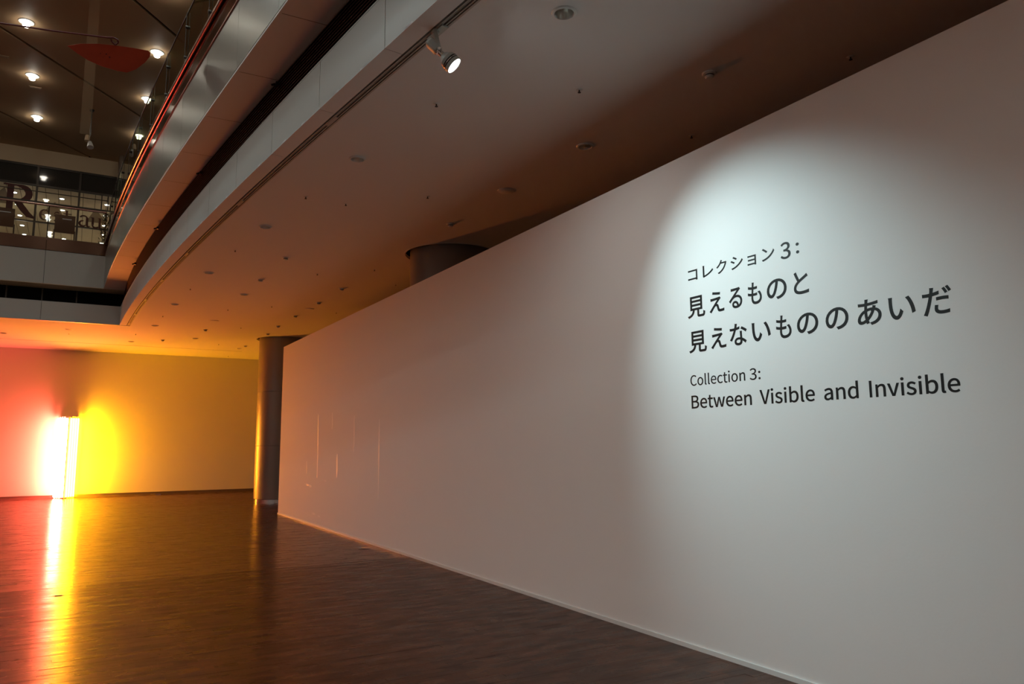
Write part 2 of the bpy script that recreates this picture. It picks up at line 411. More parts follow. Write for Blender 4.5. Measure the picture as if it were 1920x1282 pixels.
bal = thing('glass_balustrade', 'curved green tinted glass balustrade with reddish polished rails', 'balustrade', (c_up(10), 10, Z3))
def ring(r, cx, cz, n=10): return [(cx + r * math.cos(2 * PI * i / n), cz + r * math.sin(2 * PI * i / n)) for i in range(n)]
MB().sweep(path(c_up, YB, FY - .08), ring(.014, -.002, Z3 + .0)).build('bottom_trim', 'steelrail', bal, smooth=True)
MB().sweep(path(c_up, YB, FY - .08), rect(.0, .03, Z3 + .014, Z3 + .34)).build('base_band', 'black_metal', bal)
MB().sweep(path(c_up, YB, FY - .08), ring(.024, -.024, Z3 + .315, 14)).build('handrail', 'steelrail', bal, smooth=True)
for a, b in zip(sj2[:-1], sj2[1:-1] + [FY - .08]):
    MB().sweep(path(c_up, a + .006, b - .006), rect(.008, .022, Z3 + .30, 7.27)).build('glass_panel', 'glassy', bal)
MB().sweep(path(c_up, YB, FY - .08), rect(.002, .028, 7.262, 7.285)).build('top_cap', 'mullion', bal)
for y in sj2[1:-1]:
    for zz in (6.62, 7.05):
        x = c_up(y)
        MB().tube((x - .02, y, zz), (x + .04, y, zz), .022, seg=10).build('glass_clip', 'mullion', bal)
for y in sj2[1:-1]:
    MB().tube((c_up(y) - .01, y, Z3 + .30), (c_up(y) - .01, y, 7.26), .004, seg=6).build('tension_rod', 'mullion', bal)
localise(bal)

# ------------------------------------------------------------------ far facade of the void
XC = c_low(FY)  # right corner
ff = thing('balcony_fascia', 'dark grey panelled fascia across the far side of the atrium', 'fascia', (-.86, FY, H), kind='structure')
sx = [XL, -13.46, -12.20, -10.94, -9.68, -8.42, -7.16, -5.90, -4.64, -3.38, -2.12, -.86]
for a, b in zip(sx, sx[1:] + [XC + .02]):
    MB().box(a + .004, b - .004, FY, FY + .03, H, 4.915).build('lower_panel', 'panel', ff)
for a, b in zip(sx, sx[1:] + [.41]):
    MB().box(a + .004, b - .004, FY, FY + .03, 5.33, 6.125).build('upper_panel', 'panel', ff)
    MB().box(a + .004, b - .004, FY + .01, FY + .04, 6.14, 6.44).build('bronze_panel', 'bronze', ff)
MB().box(XL, XC, FY + .03, FY + .06, H + .01, 4.9).box(XL, .4, FY + .03, FY + .06, 5.34, 6.4).build('fascia_backing', 'dark', ff)
MB().box(XL, 1.2, FY, FY + .62, 5.318, 5.332).build('soffit_strip', 'beam', ff)
MB().box(XL, XC + .1, FY + .03, FY + .62, 4.90, 4.91).build('fascia_ledge', 'panel', ff)
MB().box(XL, 1.3, FY + .58, FY + .62, 4.9, 5.33).build('shadow_gap', 'dark', ff)
for x in [-8.1 + .72 * k for k in range(12)]:
    MB().box(x, x + .03, FY + .565, FY + .58, 4.91, 5.32).build('gap_post', 'mullion', ff)
MB().box(XL, XC + .02, FY - .002, FY + .075, H - .006, H + .012).build('edge_strip', 'track', ff)
localise(ff)
struct(MB().box(XL, XR, FY + .05, 32, 5.95, Z3).build('floor_gallery', 'trim_dark'), 'gallery floor on the far side of the atrium')

bf = thing('glass_balustrade', 'straight glass balustrade with pinkish handrail in front of the restaurant windows', 'balustrade', (-1, FY, 6.44))
for a, b in zip(sx, sx[1:] + [.38]):
    MB().box(a + .006, b - .006, FY + .02, FY + .032, 6.42, 7.24).build('glass_panel', 'clear', bf)
MB().tube((XL, FY - .02, 7.22), (.34, FY - .02, 7.22), .028, seg=14).build('handrail', 'steelrail', bf, smooth=True)
MB().box(XL, .4, FY + .0, FY + .05, 7.265, 7.29).build('top_cap', 'mullion', bf)
for x in sx[1:] + [.34]:
    MB().box(x - .012, x + .012, FY + .035, FY + .055, 6.42, 7.27).build('post', 'mullion', bf)
localise(bf)
# two slim tension rails above
rr = thing('tension_rails', 'pair of slim dark rails above the straight glass balustrade', 'rail', (-1, FY, 7.5))
for z in (7.53, 7.66):
    MB().tube((XL, FY + .02, z), (.36, FY + .02, z), .011, seg=8).build('rail', 'mullion', rr)
for x in (.36, .22, -2.12, -4.64, -7.16):
    MB().tube((x, FY + .02, 7.295), (x, FY + .02, 7.67), .012, seg=8).build('post', 'mullion', rr)
localise(rr)

# ------------------------------------------------------------------ restaurant behind the far gallery
GY = 23.0
struct(MB().box(XL, XR, GY, GY + .3, 9.03, HC).build('wall_restaurant', 'beam'), 'tan bulkhead above the restaurant windows')
win = thing('window_1', 'dark framed glazed front of the restaurant', 'window', (-.3, GY, Z3), kind='structure')
mx = [-1.28 + 0.985 * k for k in range(-8, 3)]
for x in mx: MB().box(x - .025, x + .025, GY, GY + .08, Z3, 9.03).build('mullion', 'mullion', win)
for z, t in ((8.47, .05), (7.47, .035), (9.0, .05), (6.13, .05)):
    MB().box(XL, .70, GY + .005, GY + .07, z - t / 2, z + t / 2).build('transom_bar', 'mullion', win)
for a, b in zip(mx[:-1], mx[1:]):
    MB().box(a + .025, b - .025, GY + .03, GY + .042, 6.15, 7.45).build('pane', 'clear', win)
    MB().box(a + .025, b - .025, GY + .03, GY + .042, 7.49, 8.45).build('pane', 'clear', win)
    MB().box(a + .025, b - .025, GY + .03, GY + .042, 8.49, 8.98).build('transom_pane', 'transom', win)
localise(win)
room = MB().box(XL, XR, 31.0, 31.2, Z3, 8.6)
struct(room.build('wall_interior', 'tan'), 'tan interior wall at the back of the restaurant')
struct(MB().box(XL, XR, GY + .08, 31.1, 8.512, 8.56).build('ceiling_restaurant', 'dark'), 'tan boarded ceiling inside the restaurant')
cr_ = bpy.data.objects['ceiling_restaurant']
for k in range(24):
    x = -5.6 + .30 * k
    MB().box(x, x + .288, GY + .09, 31.0, 8.5, 8.511).build('ceiling_board', 'tan', cr_)
struct(MB().box(1.5, 1.65, GY + .05, 31.0, Z3, 8.5).build('wall_side', 'tan'), 'tan side wall inside the restaurant')
struct(MB().box(.70, XR, GY + .0, GY + .2, Z3, 9.03).build('wall_gallery', 'transom'), 'dark glossy wall beside the restaurant windows')

room_can = MB().lathe([(0, -.012), (.05, -.012), (.055, 0)], seg=14).mesh('lens', 'roomglow')
room_ring = MB().lathe([(.055, -.006), (.075, -.006), (.078, 0)], seg=14).mesh('trim_ring', 'white_metal')
first = None
for ix in range(1, 5):
    for iy in range(5):
        x = -4.10 + 1.125 * ix; y = 24.08 + 1.19 * iy
        o = thing('restaurant_downlight', 'small bright restaurant downlight, ' + ['', 'row hidden beyond the big letter', 'row behind the big letter', 'middle row', 'row nearest the potted shrub'][ix] + ', ' + ['first', 'second', 'third', 'fourth', 'fifth'][iy] + ' from the glass', 'downlight', (x, y, 8.5), 'restaurant ceiling downlights')
        for nm, me in (('lens', room_can), ('trim_ring', room_ring)):
            q = bpy.data.objects.new(nm, me); COL.objects.link(q); q.parent = o
        if iy % 2 == 1:
            l = bpy.data.lights.new('room_glow', 'SPOT'); l.energy = ROOM_CAN_W; l.spot_size = 2.4; l.spot_blend = 1; l.shadow_soft_size = .05
            l.color = (1, .93, .82); lo = bpy.data.objects.new('light_source', l); lo.location = (0, 0, -.03); lo.parent = o; COL.objects.link(lo)

# dark triangular panels let into the board ceiling, unseen fill lamps added below to brighten it
for (a, b, c), lb in ((((-.90, 24.5), (-1.33, 26.1), (-.70, 26.1)), 'dark triangular ceiling panel behind the small window letters, nearer the big letter'),
                      (((.12, 24.6), (-.09, 26.2), (.46, 26.2)), 'dark triangular ceiling panel nearest the steel post'),
                      (((-2.05, 23.7), (-2.6, 25.3), (-2.0, 25.3)), 'dark triangular ceiling panel behind the big window letter')):
    tag(MB().prism([(*a, 8.49), (*b, 8.49), (*c, 8.49)], (0, 0, .009)).build('ceiling_inlay', 'brownpaint'), lb, 'ceiling panel')
tag(MB().box(-5, 1.2, 26.0, 26.5, Z3, 7.05).box(-5.03, 1.23, 25.96, 26.54, 7.05, 7.10).build('service_counter', 'beige'), 'pale service counter inside the restaurant', 'counter')
for k, (x, y) in enumerate(((-3.2, 28.0), (-.3, 28.4), (-1.7, 25.2), (.8, 25.4))):
    u = thing('hidden_fill_lamp', 'unseen fill lamp added to light the restaurant ceiling', 'added lamp', (x, y, Z3), 'added restaurant fill lamps')
    MB().lathe([(0, 0), (.14, 0), (.14, .02), (.0, .03)], seg=20).build('base', 'mullion', u)
    MB().tube((0, 0, .02), (0, 0, .95), .014, seg=8).build('pole', 'mullion', u)
    MB().lathe([(.02, .93), (.10, 1.0), (.15, 1.08), (.14, 1.08), (.02, .96)], seg=20).build('bowl', 'white_metal', u, smooth=True)
    l = bpy.data.lights.new('ceiling_fill', 'POINT'); l.energy = 13; l.shadow_soft_size = .05; l.color = (1, .88, .68)
    lo = bpy.data.objects.new('light_source', l); lo.location = (0, 0, 1.12); lo.parent = u; COL.objects.link(lo)

# restaurant window lettering (flat maroon letters on the glass)
LY = GY - .004
def ribbon(mb, pts, wds, X0, Z0, sx, sz):
    L, R = [], []
    for i, (x, z) in enumerate(pts):
        a = pts[max(0, i - 1)]; b = pts[min(len(pts) - 1, i + 1)]
        dx, dz = (b[0] - a[0]), (b[1] - a[1]); d = math.hypot(dx, dz) or 1; nx, nz = -dz / d, dx / d; h = wds[i] / 2
        L.append((x + nx * h, z + nz * h)); R.append((x - nx * h, z - nz * h))
    for i in range(len(pts) - 1):
        q = [L[i], L[i + 1], R[i + 1], R[i]]
        mb.prism([(X0 + sx * a, LY - random.random() * .0004, Z0 + sz * b) for a, b in q], (0, .003, 0))
def arc(cx, cz, rx, rz, a0, a1, n=12): return [(cx + rx * math.cos(math.radians(a0 + (a1 - a0) * i / n)), cz + rz * math.sin(math.radians(a0 + (a1 - a0) * i / n))) for i in range(n + 1)]
def wl(ch, X0, Z0, sx, sz, parent):
    mb = MB(); r = lambda p, w_: ribbon(mb, p, w_, X0, Z0, sx, sz)
    if ch == 'R':
        r([(.22, 0), (.22, 1)], [.2, .2]); r([(0, .98), (.5, .98)], [.05, .05]); r([(.02, .02), (.42, .02)], [.05, .05])
        a = arc(.42, .74, .36, .235, 90, -90); r(a, [.05 + .17 * math.sin(PI * i / 12) for i in range(13)]); r([(.2, .505), (.45, .505)], [.05, .05])
        r([(.42, .5), (.62, .28), (.8, .1), (1.0, .02)], [.18, .2, .17, .05])
    if ch == 'e':
        a = arc(.5, .5, .38, .46, 0, 320, 20); r(a, [.08 + .14 * max(0, math.sin(math.radians(i * 16 - 90))) for i in range(21)]); r([(.15, .52), (.88, .52)], [.08, .08])
    if ch == 'a':
        a = arc(.42, .7, .28, .24, 160, 0); r(a + [(.7, .1)], [.14] * 3 + [.12] * 8 + [.2] * 2 + [.2]); r([(.68, .12), (.85, .02), (1, .08)], [.2, .1, .05])
        b = arc(.38, .26, .26, .24, 80, 330); r(b, [.08 + .1 * math.sin(PI * i / 12) for i in range(13)])
    if ch == 'u':
        r([(.0, .95), (.2, .95), (.2, .3)], [.06, .18, .2]); r(arc(.45, .28, .26, .24, 180, 330), [.2] + [.14] * 11 + [.06]); r([(.62, .95), (.78, .95), (.78, .05)], [.06, .18, .2]); r([(.74, .03), (1, .06)], [.08, .04])
    if ch == 's':
        r(arc(.5, .72, .3, .22, 30, 230) + arc(.5, .28, .32, .23, 60, -150), [.1] * 26)
    if ch == 't':
        r([(.4, 1.2), (.4, .25)], [.2, .2]); r(arc(.6, .22, .22, .2, 180, 300), [.18] + [.12] * 12); r([(.1, .9), (.85, .9)], [.08, .08])
    return mb.build('letter', 'letter_red', parent)
sign = thing('window_sign', 'maroon restaurant lettering on the upper window glass', 'sign', (-1, LY, 7.5))
wl('R', -2.02, 7.53, .74, .88, sign); wl('e', -1.19, 7.53, .26, .30, sign); wl('s', -.88, 7.52, .2, .29, sign); wl('t', -.66, 7.51, .26, .3, sign)
wl('a', -.28, 7.49, .30, .32, sign); wl('u', .01, 7.48, .29, .30, sign)
localise(sign)

# menu boards behind the far balustrade
for x0, x1, lb in ((-.76, -.32, 'dark brown notice board standing in front of the small window letters'), (-2.30, -1.60, 'dark brown notice board below the big window letter')):
    b = thing('notice_board', lb, 'notice board', ((x0 + x1) / 2, 21.4, Z3))
    c = (x1 - x0) / 2
    MB().box(-c, c, -.02, .02, .72, 1.18).build('board', 'board_brown', b)
    MB().box(-c + .16, c - .08, -.024, -.02, 1.07, 1.09).build('paper_strip', 'white_metal', b)
    for s in (-1, 1): MB().box(s * c - .015, s * c + .015, .02, .05, .02, .8).build('leg', 'mullion', b)
    MB().box(-c, c, -.15, .15, 0, .025).build('base', 'mullion', b)

# slim plant in a pot by the corner
pl = thing('potted_conifer', 'slim dark green potted shrub by the corner of the far gallery', 'plant', (.36, 21.5, Z3))
MB().lathe([(0, 0), (.1, 0), (.13, .28), (.115, .28), (.11, .25), (0, .25)], seg=16).build('pot', 'pot', pl, smooth=True)
MB().tube((0, 0, .25), (0, 0, 1.3), .015, .005, seg=6).build('stem', 'pot', pl)
mb = MB()
for i in range(420):
    t = random.random(); z = .35 + 1.05 * t; rmax = .15 * (1 - t) ** .6 + .02; a = random.random() * 2 * PI; r = rmax * random.random() ** .4
    p = Vector((r * math.cos(a), r * math.sin(a), z)); d = Vector((math.cos(a), math.sin(a), .9)) * .05; n = Vector((-math.sin(a), math.cos(a), 0)) * .014
    mb.quad(p, p + d * .5 + n, p + d, p + d * .5 - n)
mb.build('foliage', 'leaf', pl, kind='stuff')

# steel post at the end of the windows
ps = tag(MB().lathe([(.09, Z3), (.09, 9.45)], (.66, 22.45, 0), seg=24).build('steel_post', 'chrome', smooth=True), 'round polished steel post beside the restaurant windows', 'post')

# ------------------------------------------------------------------ upper ceiling in diagonal panels
hc = thing('ceiling_upper', 'high brown ceiling of the atrium cut by diagonal dark joints', None, (0, 10, HC), kind='structure')
def clip(poly, a, b, c):  # keep a*x+b*y<=c
    out = []
    for i in range(len(poly)):
        p, q = poly[i], poly[(i + 1) % len(poly)]; fp = a * p[0] + b * p[1] - c; fq = a * q[0] + b * q[1] - c
        if fp <= 0: out.append(p)
        if fp * fq < 0: t = fp / (fp - fq); out.append((p[0] + t * (q[0] - p[0]), p[1] + t * (q[1] - p[1])))
    return out
SL = 1.163; GAP = .05
base = [(XL, YB), (XR, YB), (XR, GY), (XL, GY)]
k0 = [13.67 + 4.72 * k for k in range(-7, 6)]
allb = [-60] + k0 + [90]
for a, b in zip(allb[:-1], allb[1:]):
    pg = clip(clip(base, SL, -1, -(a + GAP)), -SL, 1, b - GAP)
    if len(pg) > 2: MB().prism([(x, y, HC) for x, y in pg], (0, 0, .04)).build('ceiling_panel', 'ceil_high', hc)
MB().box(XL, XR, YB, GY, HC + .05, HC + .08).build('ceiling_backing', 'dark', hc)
localise(hc)

# atrium downlights with dropped lens
lens_me = MB().lathe([(0, -.10), (.048, -.10), (.058, -.085), (.058, -.03), (.085, -.02), (.088, .0)], seg=20).mesh('lens', 'can', True)
ring_me = MB().lathe([(.098, 0), (.10, -.012), (.13, -.010), (.135, 0)], seg=24).mesh('trim_ring', 'white_metal', True)
for ix, x in enumerate((-14.59, -12.37, -10.15, -7.93, -5.71, -3.49, -1.27, .97)):
    for k in range(-4, 8):
        y = 6.39 + 2.37 * (k - 0) - .0
        if k == 7: continue
        y = [15.95, 18.32, 20.68, 13.6][k - 4] if 4 <= k < 7 else 15.95 + 2.37 * (k - 4)
        vis = x > -2 and y > 13
        side = 'on the left, ' if x < 0 else 'by the glass, '
        if vis:
            lb = {(3, True): 'upper ceiling downlight cut by the top of the frame'}.get((k, True), None)
            lab = ('bright can downlight in the left visible row, ' if x < 0 else 'bright can downlight in the row beside the glass, ') + {3: 'at the frame top', 4: 'nearest the viewer', 5: 'middle of the row', 6: 'farthest of the row'}[k]
            o = thing('atrium_downlight', lab, 'downlight', (x, y, HC), 'atrium ceiling downlights')
        else:
            o = thing('atrium_downlight', 'bright can downlight in the atrium ceiling out of frame', 'downlight', (x, y, HC), 'atrium downlights out of frame')
        for nm, me in (('lens', lens_me), ('trim_ring', ring_me)):
            q = bpy.data.objects.new(nm, me); COL.objects.link(q); q.parent = o
        l = bpy.data.lights.new('can_beam', 'SPOT'); l.energy = CAN_W if y > 13 else (CAN_NEAR_W * 1.25 if y > 7 else CAN_NEAR_W * .5 if y > 1 else CAN_NEAR_W * .25); l.spot_size = 2.2 if y > 13 else 2.8; l.spot_blend = 1.0; l.shadow_soft_size = .06
        l.color = (.95, 1, .90) if y > 13 else (.84, 1, 1.02); lo = bpy.data.objects.new('light_source', l); lo.location = (0, 0, -.13); lo.parent = o; COL.objects.link(lo)

# faint ceiling hatches
for i, (x, y, lb) in enumerate(((-1.24, 18.94, 'faint pale rectangular grille in the upper ceiling under the middle downlight'), (-1.77, 17.67, 'faint pale rectangular grille at the left edge of the upper ceiling'))):
    v = thing('ceiling_vent', lb, 'vent', (x, y, HC))
    MB().box(-.12, .12, -.05, .05, -.008, 0).build('frame', 'beam', v)
    for k in range(3): MB().box(-.10, .10, -.035 + k * .027, -.022 + k * .027, -.013, -.008).build('slat', 'beam', v)

# twin pendant spot
tp = thing('pendant_spotlight', 'small unlit twin spotlight hanging on a rod from the upper ceiling', 'spotlight', (-.12, 19.6, HC))
MB().lathe([(0, 0), (.05, 0), (.05, -.03), (0, -.03)], seg=14).build('canopy', 'black', tp)
MB().tube((0, 0, -.03), (0, 0, -.62), .012, seg=8).build('rod', 'black', tp)
MB().tube((0, 0, -.62), (-.04, 0, -.82), .012, seg=8).build('arm', 'mullion', tp)
MB().tube((-.05, 0, -.66), (-.06, -.03, -.80), .05, .055).build('lamp_head', 'beam', tp)
MB().tube((0, 0, -.80), (.02, -.06, -.95), .04, .075).build('lamp_head', 'white_metal', tp)

# thin translucent vertical strip
bn = thing('sheer_strip', 'faint narrow sheer strip hanging vertically behind the red mobile', 'banner', (-.15, 13.0, HC))
MB().box(-.075, .075, -.002, .002, -3.1, -.02).build('strip_sheet', 'sheer', bn)
MB().tube((-.09, 0, -.012), (.09, 0, -.012), .012, seg=8).build('hanging_bar', 'mullion', bn)

# ------------------------------------------------------------------ red mobile
mob = thing('hanging_mobile', 'red sheet metal vane hanging from a thin dark red rod in the atrium', 'mobile', (.14, 10.5, 6.78))
ol = [(-.387, 10.475, 6.541), (-.251, 10.471, 6.606), (-.045, 10.483, 6.669), (.136, 10.504, 6.708), (.355, 10.534, 6.746), (.534, 10.562, 6.771), (.562, 10.578, 6.755),
      (.56, 10.601, 6.712), (.509, 10.635, 6.631), (.408, 10.673, 6.522), (.304, 10.686, 6.456), (.19, 10.667, 6.441), (.003, 10.624, 6.439), (-.151, 10.578, 6.458), (-.273, 10.527, 6.496)]
MB().prism(ol, (-.002, .006, .003)).build('vane', 'red', mob)
rod = [(-6.0, 8.6, 6.2), (-3.4, 9.4, 6.40), (-1.082, 10.303, 6.557), (-.542, 10.378, 6.649), (.039, 10.449, 6.762), (.117, 10.454, 6.785), (.168, 10.473, 6.776), (.175, 10.49, 6.748), (.142, 10.501, 6.715), (.103, 10.482, 6.735), (.088, 10.47, 6.765)]
mb = MB()
for a, b in zip(rod[:-1], rod[1:]): mb.tube(a, b, .011, seg=8)
mb.build('rod', 'darkred', mob)
MB().tube((-3.4, 9.4, 6.40), (-3.4, 9.4, HC), .004, seg=6).build('wire', 'black', mob)
for p in ((-.02, 10.555, 6.58), (.05, 10.56, 6.59), (.01, 10.58, 6.55), (.09, 10.575, 6.565)):
    MB().tube((p[0], p[1] - .012, p[2] - .006), (p[0], p[1] + .002, p[2]), .009, seg=8).build('rivet', 'darkred', mob)
localise(mob)

# ------------------------------------------------------------------ columns
for (x, y, r), lb in zip(COLS, ('metal clad round column at the far end of the partition', 'metal clad round column rising behind the white partition')):
    c = thing('column', lb, 'column', (x, y, 0), kind='structure')
    zs = [0.10, 1.51, 2.97, H + .08]
    for a, b in zip(zs[:-1], zs[1:]):
        MB().lathe([(r - .01, a), (r, a + .006), (r, b - .006), (r - .01, b)], seg=64).build('cladding_ring', 'column', c, smooth=True)
    MB().lathe([(r - .012, .0), (r - .012, H + .1)], seg=48).build('column_core', 'black', c)
    MB().lathe([(r - .02, .0), (r - .004, .0), (r - .004, .095), (r - .02, .1)], seg=48).build('base_ring', 'chrome', c, smooth=True)
    MB().lathe([(r + .075, H - .004), (r + .10, H - .004), (r + .10, H + .02), (r + .08, H + .05)], seg=64).build('collar_ring', 'ceil', c)

# ------------------------------------------------------------------ small ceiling fittings
def ordlabel(base, pts, i): return base
d_ring = MB().lathe([(.066, .03), (.066, -.004), (.070, -.012), (.084, -.009), (.089, .0)], seg=32).mesh('trim_ring', 'white_metal', True)
d_cup = MB().lathe([(.066, .0), (.060, .03), (.045, .075), (.03, .09), (0, .092)], seg=32).mesh('reflector_cup', 'reflector', True)
d_lamp = MB().lathe([(.03, .088), (.03, .06), (.018, .05), (0, .05)], seg=16).mesh('lamp', 'white_metal', True)
dl = ['large unlit recessed downlight nearest the camera at the top', 'unlit recessed downlight in the open ceiling below the track spotlight',
      'unlit recessed downlight near the partition, second from the camera', 'unlit recessed downlight where the ceiling turns brown orange beside the balcony curve',
      'unlit recessed downlight by the curved edge, above the two small ones', 'unlit recessed downlight right of the balcony curve, amid the detectors',
      'unlit recessed downlight close to the curved edge, midway to the far wall', 'unlit recessed downlight just past the corner of the void',
      'unlit recessed downlight in the orange strip beyond the void', 'unlit recessed downlight at the left edge of the far ceiling strip',
      'unlit recessed downlight in the far strip, before the long slot', 'unlit recessed downlight in the yellow far part of the ceiling',
      'unlit recessed downlight beside the far column']
for (x, y), lb in zip(downs, dl):
    o = thing('recessed_downlight', lb, 'downlight', (x, y, H), 'unlit recessed ceiling downlights')
    for nm, me in (('trim_ring', d_ring), ('reflector_cup', d_cup), ('lamp', d_lamp)):
        q = bpy.data.objects.new(nm, me); COL.objects.link(q); q.parent = o
dets = [(4.25, 4.1), (4.22, 8.87), (2.72, 11.78), (2.71, 13.59), (4.22, 13.66), (4.23, 15.25), (2.72, 20.23), (4.21, 18.77), (1.96, 22.72), (4.27, 20.2), (4.22, 22.97), (4.21, 17.1)]
e_base = MB().lathe([(0, -.012), (.05, -.012), (.056, -.006), (.056, 0)], seg=24).mesh('base_plate', 'white_metal', True)
e_dome = MB().lathe([(.034, -.012), (.036, -.034), (.026, -.044), (0, -.046)], seg=20).mesh('dome', 'white_metal', True)
e_slot = MB().lathe([(.037, -.018), (.0375, -.026)], seg=20).mesh('sensor_slot', 'black')
dlab = ['round white smoke detector above the dark shadow, nearest the camera', 'smoke detector in front of the shadowed column', 'smoke detector in the middle of the brown ceiling',
        'bright edged smoke detector in the middle of the orange ceiling', 'smoke detector in shadow beside the white partition', 'second smoke detector in shadow along the partition',
        'smoke detector over the yellow lit area before the far strip', 'smoke detector near the top corner of the partition', 'smoke detector in the orange strip near the far wall',
        'smoke detector beside the collar of the far column', 'smoke detector in the yellow ceiling left of the far column', 'third smoke detector in shadow along the partition']
for (x, y), lb in zip(dets, dlab):
    o = thing('smoke_detector', lb, 'smoke detector', (x, y, H), 'smoke detectors on the lower ceiling')
    for nm, me in (('base_plate', e_base), ('dome', e_dome), ('sensor_slot', e_slot)):
        q = bpy.data.objects.new(nm, me); COL.objects.link(q); q.parent = o
sprs = [(3.5, 4.85), (2.56, 5.68), (5.02, 3.37), (5.0, 5.09), (3.49, 7.98), (2.22, 8.7), (2.72, 8.72), (3.47, 12.65), (4.23, 11.88), (4.98, 12.82), (1.94, 11.68), (1.72, 15.01),
        (2.72, 16.96), (3.47, 16.13), (-.29, 22.53), (1.23, 21.85), (1.57, 18.5), (3.47, 22.95), (3.45, 19.45), (4.9, 16.22), (4.22, 25.83)]
s_esc = MB().lathe([(0, -.004), (.022, -.004), (.03, 0)], seg=16).mesh('escutcheon', 'white_metal', True)
s_stem = MB().tube((0, 0, 0), (0, 0, -.022), .006, seg=8).mesh('stem', 'black')
s_def = MB().lathe([(0, -.022), (.014, -.023), (.014, -.026), (0, -.028)], seg=12).mesh('deflector', 'black')
slab = ['between the big near downlight and the smoke detector', 'just below the track spotlight', 'in the dark corner at the upper right', 'in the dark strip above the title wall', 'before the flat cover plate', 'first of a close pair in the brown ceiling',
        'second of a close pair in the brown ceiling', 'beside the orange lit detectors', 'left of the shadowed column', 'at the wall edge left of the shadowed column', 'next to the curved track, upper one', 'next to the curved track, lower one',
        'mid ceiling before the yellow area', 'in the yellow area by the partition top', 'in the orange strip below the void', 'just past the corner of the void', 'beside the end of the curved track', 'in the far yellow strip',
        'in the yellow area before the far column', 'right against the partition top', 'at the far wall beside the column']
for (x, y), lb in zip(sprs, slab):
    o = thing('sprinkler_head', 'tiny sprinkler head ' + lb, 'sprinkler', (x, y, H), 'sprinkler heads on the lower ceiling')
    for nm, me in (('escutcheon', s_esc), ('stem', s_stem), ('deflector', s_def)):
        q = bpy.data.objects.new(nm, me); COL.objects.link(q); q.parent = o
for (x, y), lb in zip(((4.22, 7.35), (4.26, 16.07), (2.7, 18.65)), ('flat round cover plate on the ceiling before the shadowed column', 'flat round cover plate on the dark ceiling along the partition', 'flat round cover plate on the orange ceiling')):
    o = thing('cover_plate', lb, 'cover plate', (x, y, H), 'flat ceiling cover plates')
    MB().lathe([(0, -.010), (.085, -.010), (.095, -.006), (.095, 0)], seg=28).build('plate', 'ceil', o, smooth=True)
    MB().lathe([(.097, -.004), (.105, -.004), (.108, 0)], seg=28).build('rim', 'white_metal', o, smooth=True)

# ------------------------------------------------------------------ track spotlight
TGT = Vector((4.04, 3.50, 2.05)); P0 = Vector((2.012, 4.585, 4.337)); AX = (TGT - P0).normalized()
sp = thing('track_spotlight', 'grey track spotlight with bright lens aimed at the white partition', 'spotlight', (2.08, 4.62, H))
side = AX.cross(Vector((0, 0, 1))).normalized(); upv = side.cross(AX)
def oriented_box(c, hx, hy, hz, xa, ya, za, r=0):
    mb = MB(); v = [Vector(c) + xa * (sx_ * hx) + ya * (sy_ * hy) + za * (sz_ * hz) for sz_ in (-1, 1) for sx_, sy_ in ((-1, -1), (1, -1), (1, 1), (-1, 1))]
    mb.v = [tuple(q) for q in v]; mb.f = [(3, 2, 1, 0), (4, 5, 6, 7), (0, 1, 5, 4), (1, 2, 6, 5), (2, 3, 7, 6), (3, 0, 4, 7)]; return mb
def bevelled(o, wd=.008):
    m_ = o.modifiers.new('soften', 'BEVEL'); m_.width = wd; m_.segments = 3; return o
K = .84
def axl(prof, seg=32): return MB().lathe([(rr_, h * K) for rr_, h in prof], P0, AX, seg)
bevelled(oriented_box(P0 + AX * .045 * K, .038, .034, .065 * K, side, upv, AX).build('driver_housing', 'grey_metal', sp), .02)
axl([(.0, .10), (.030, .10), (.030, .115), (.022, .12), (.022, .16), (.030, .165)], 24).build('neck', 'chrome', sp, smooth=True)
axl([(.026, .160), (.034, .168), (.052, .195), (.060, .208), (.060, .236)]).build('reflector_shell', 'grey_metal', sp, smooth=True)
for h in (.236, .254): axl([(.058, h), (.0655, h), (.0655, h + .009), (.058, h + .009)]).build('cooling_ring', 'black', sp)
axl([(.058, .245), (.064, .245), (.064, .254), (.058, .254)]).build('bright_ring', 'chrome', sp)
axl([(.060, .263), (.066, .264), (.066, .292), (.060, .295), (.056, .288)]).build('bezel', 'grey_metal', sp, smooth=True)
axl([(.0, .293), (.035, .292), (.057, .288)]).build('lens', 'lens', sp, smooth=True)
pc = P0 + AX * .10
top = Vector((2.062, 4.60, H))
for s in (-1, 1):
    a = pc + side * s * .042; b = top + side * s * .028 + Vector((0, 0, -.02))
    d = (b - a); L = d.length; za = d.normalized(); xa = side; ya = za.cross(xa).normalized()
    bevelled(oriented_box((a + b) / 2, .003, .013, L / 2 + .012, (xa - za * xa.dot(za)).normalized(), ya, za).build('yoke_arm', 'grey_metal', sp), .002)
    MB().tube(a - side * s * .012, a + side * s * .010, .010, seg=12).build('pivot_knob', 'chrome', sp)
MB().lathe([(0, -.038), (.022, -.038), (.028, -.03), (.028, -.015), (0, -.015)], top, (0, 0, 1), 20).build('swivel_plate', 'grey_metal', sp, smooth=True)
ad = MB(); ad.sweep(path(c_low, 4.60 - .11, 4.60 + .11, step=.06), rect(0.178, 0.232, H - .014, H - .0045)); ad.build('track_adapter', 'grey_metal', sp)
localise(sp)
l = bpy.data.lights.new('gallery_beam', 'SPOT'); l.energy = SPOT_W; l.spot_size = math.radians(66); l.spot_blend = 1.0; l.shadow_soft_size = .06
l.color = (0.73, 1.0, 1.05)
lo = bpy.data.objects.new('gallery_beam', l); COL.objects.link(lo); lo.location = P0 + AX * .30; lo.rotation_euler = (lo.location - Vector((4.04, 3.45, 2.05))).to_track_quat('Z', 'Y').to_euler()
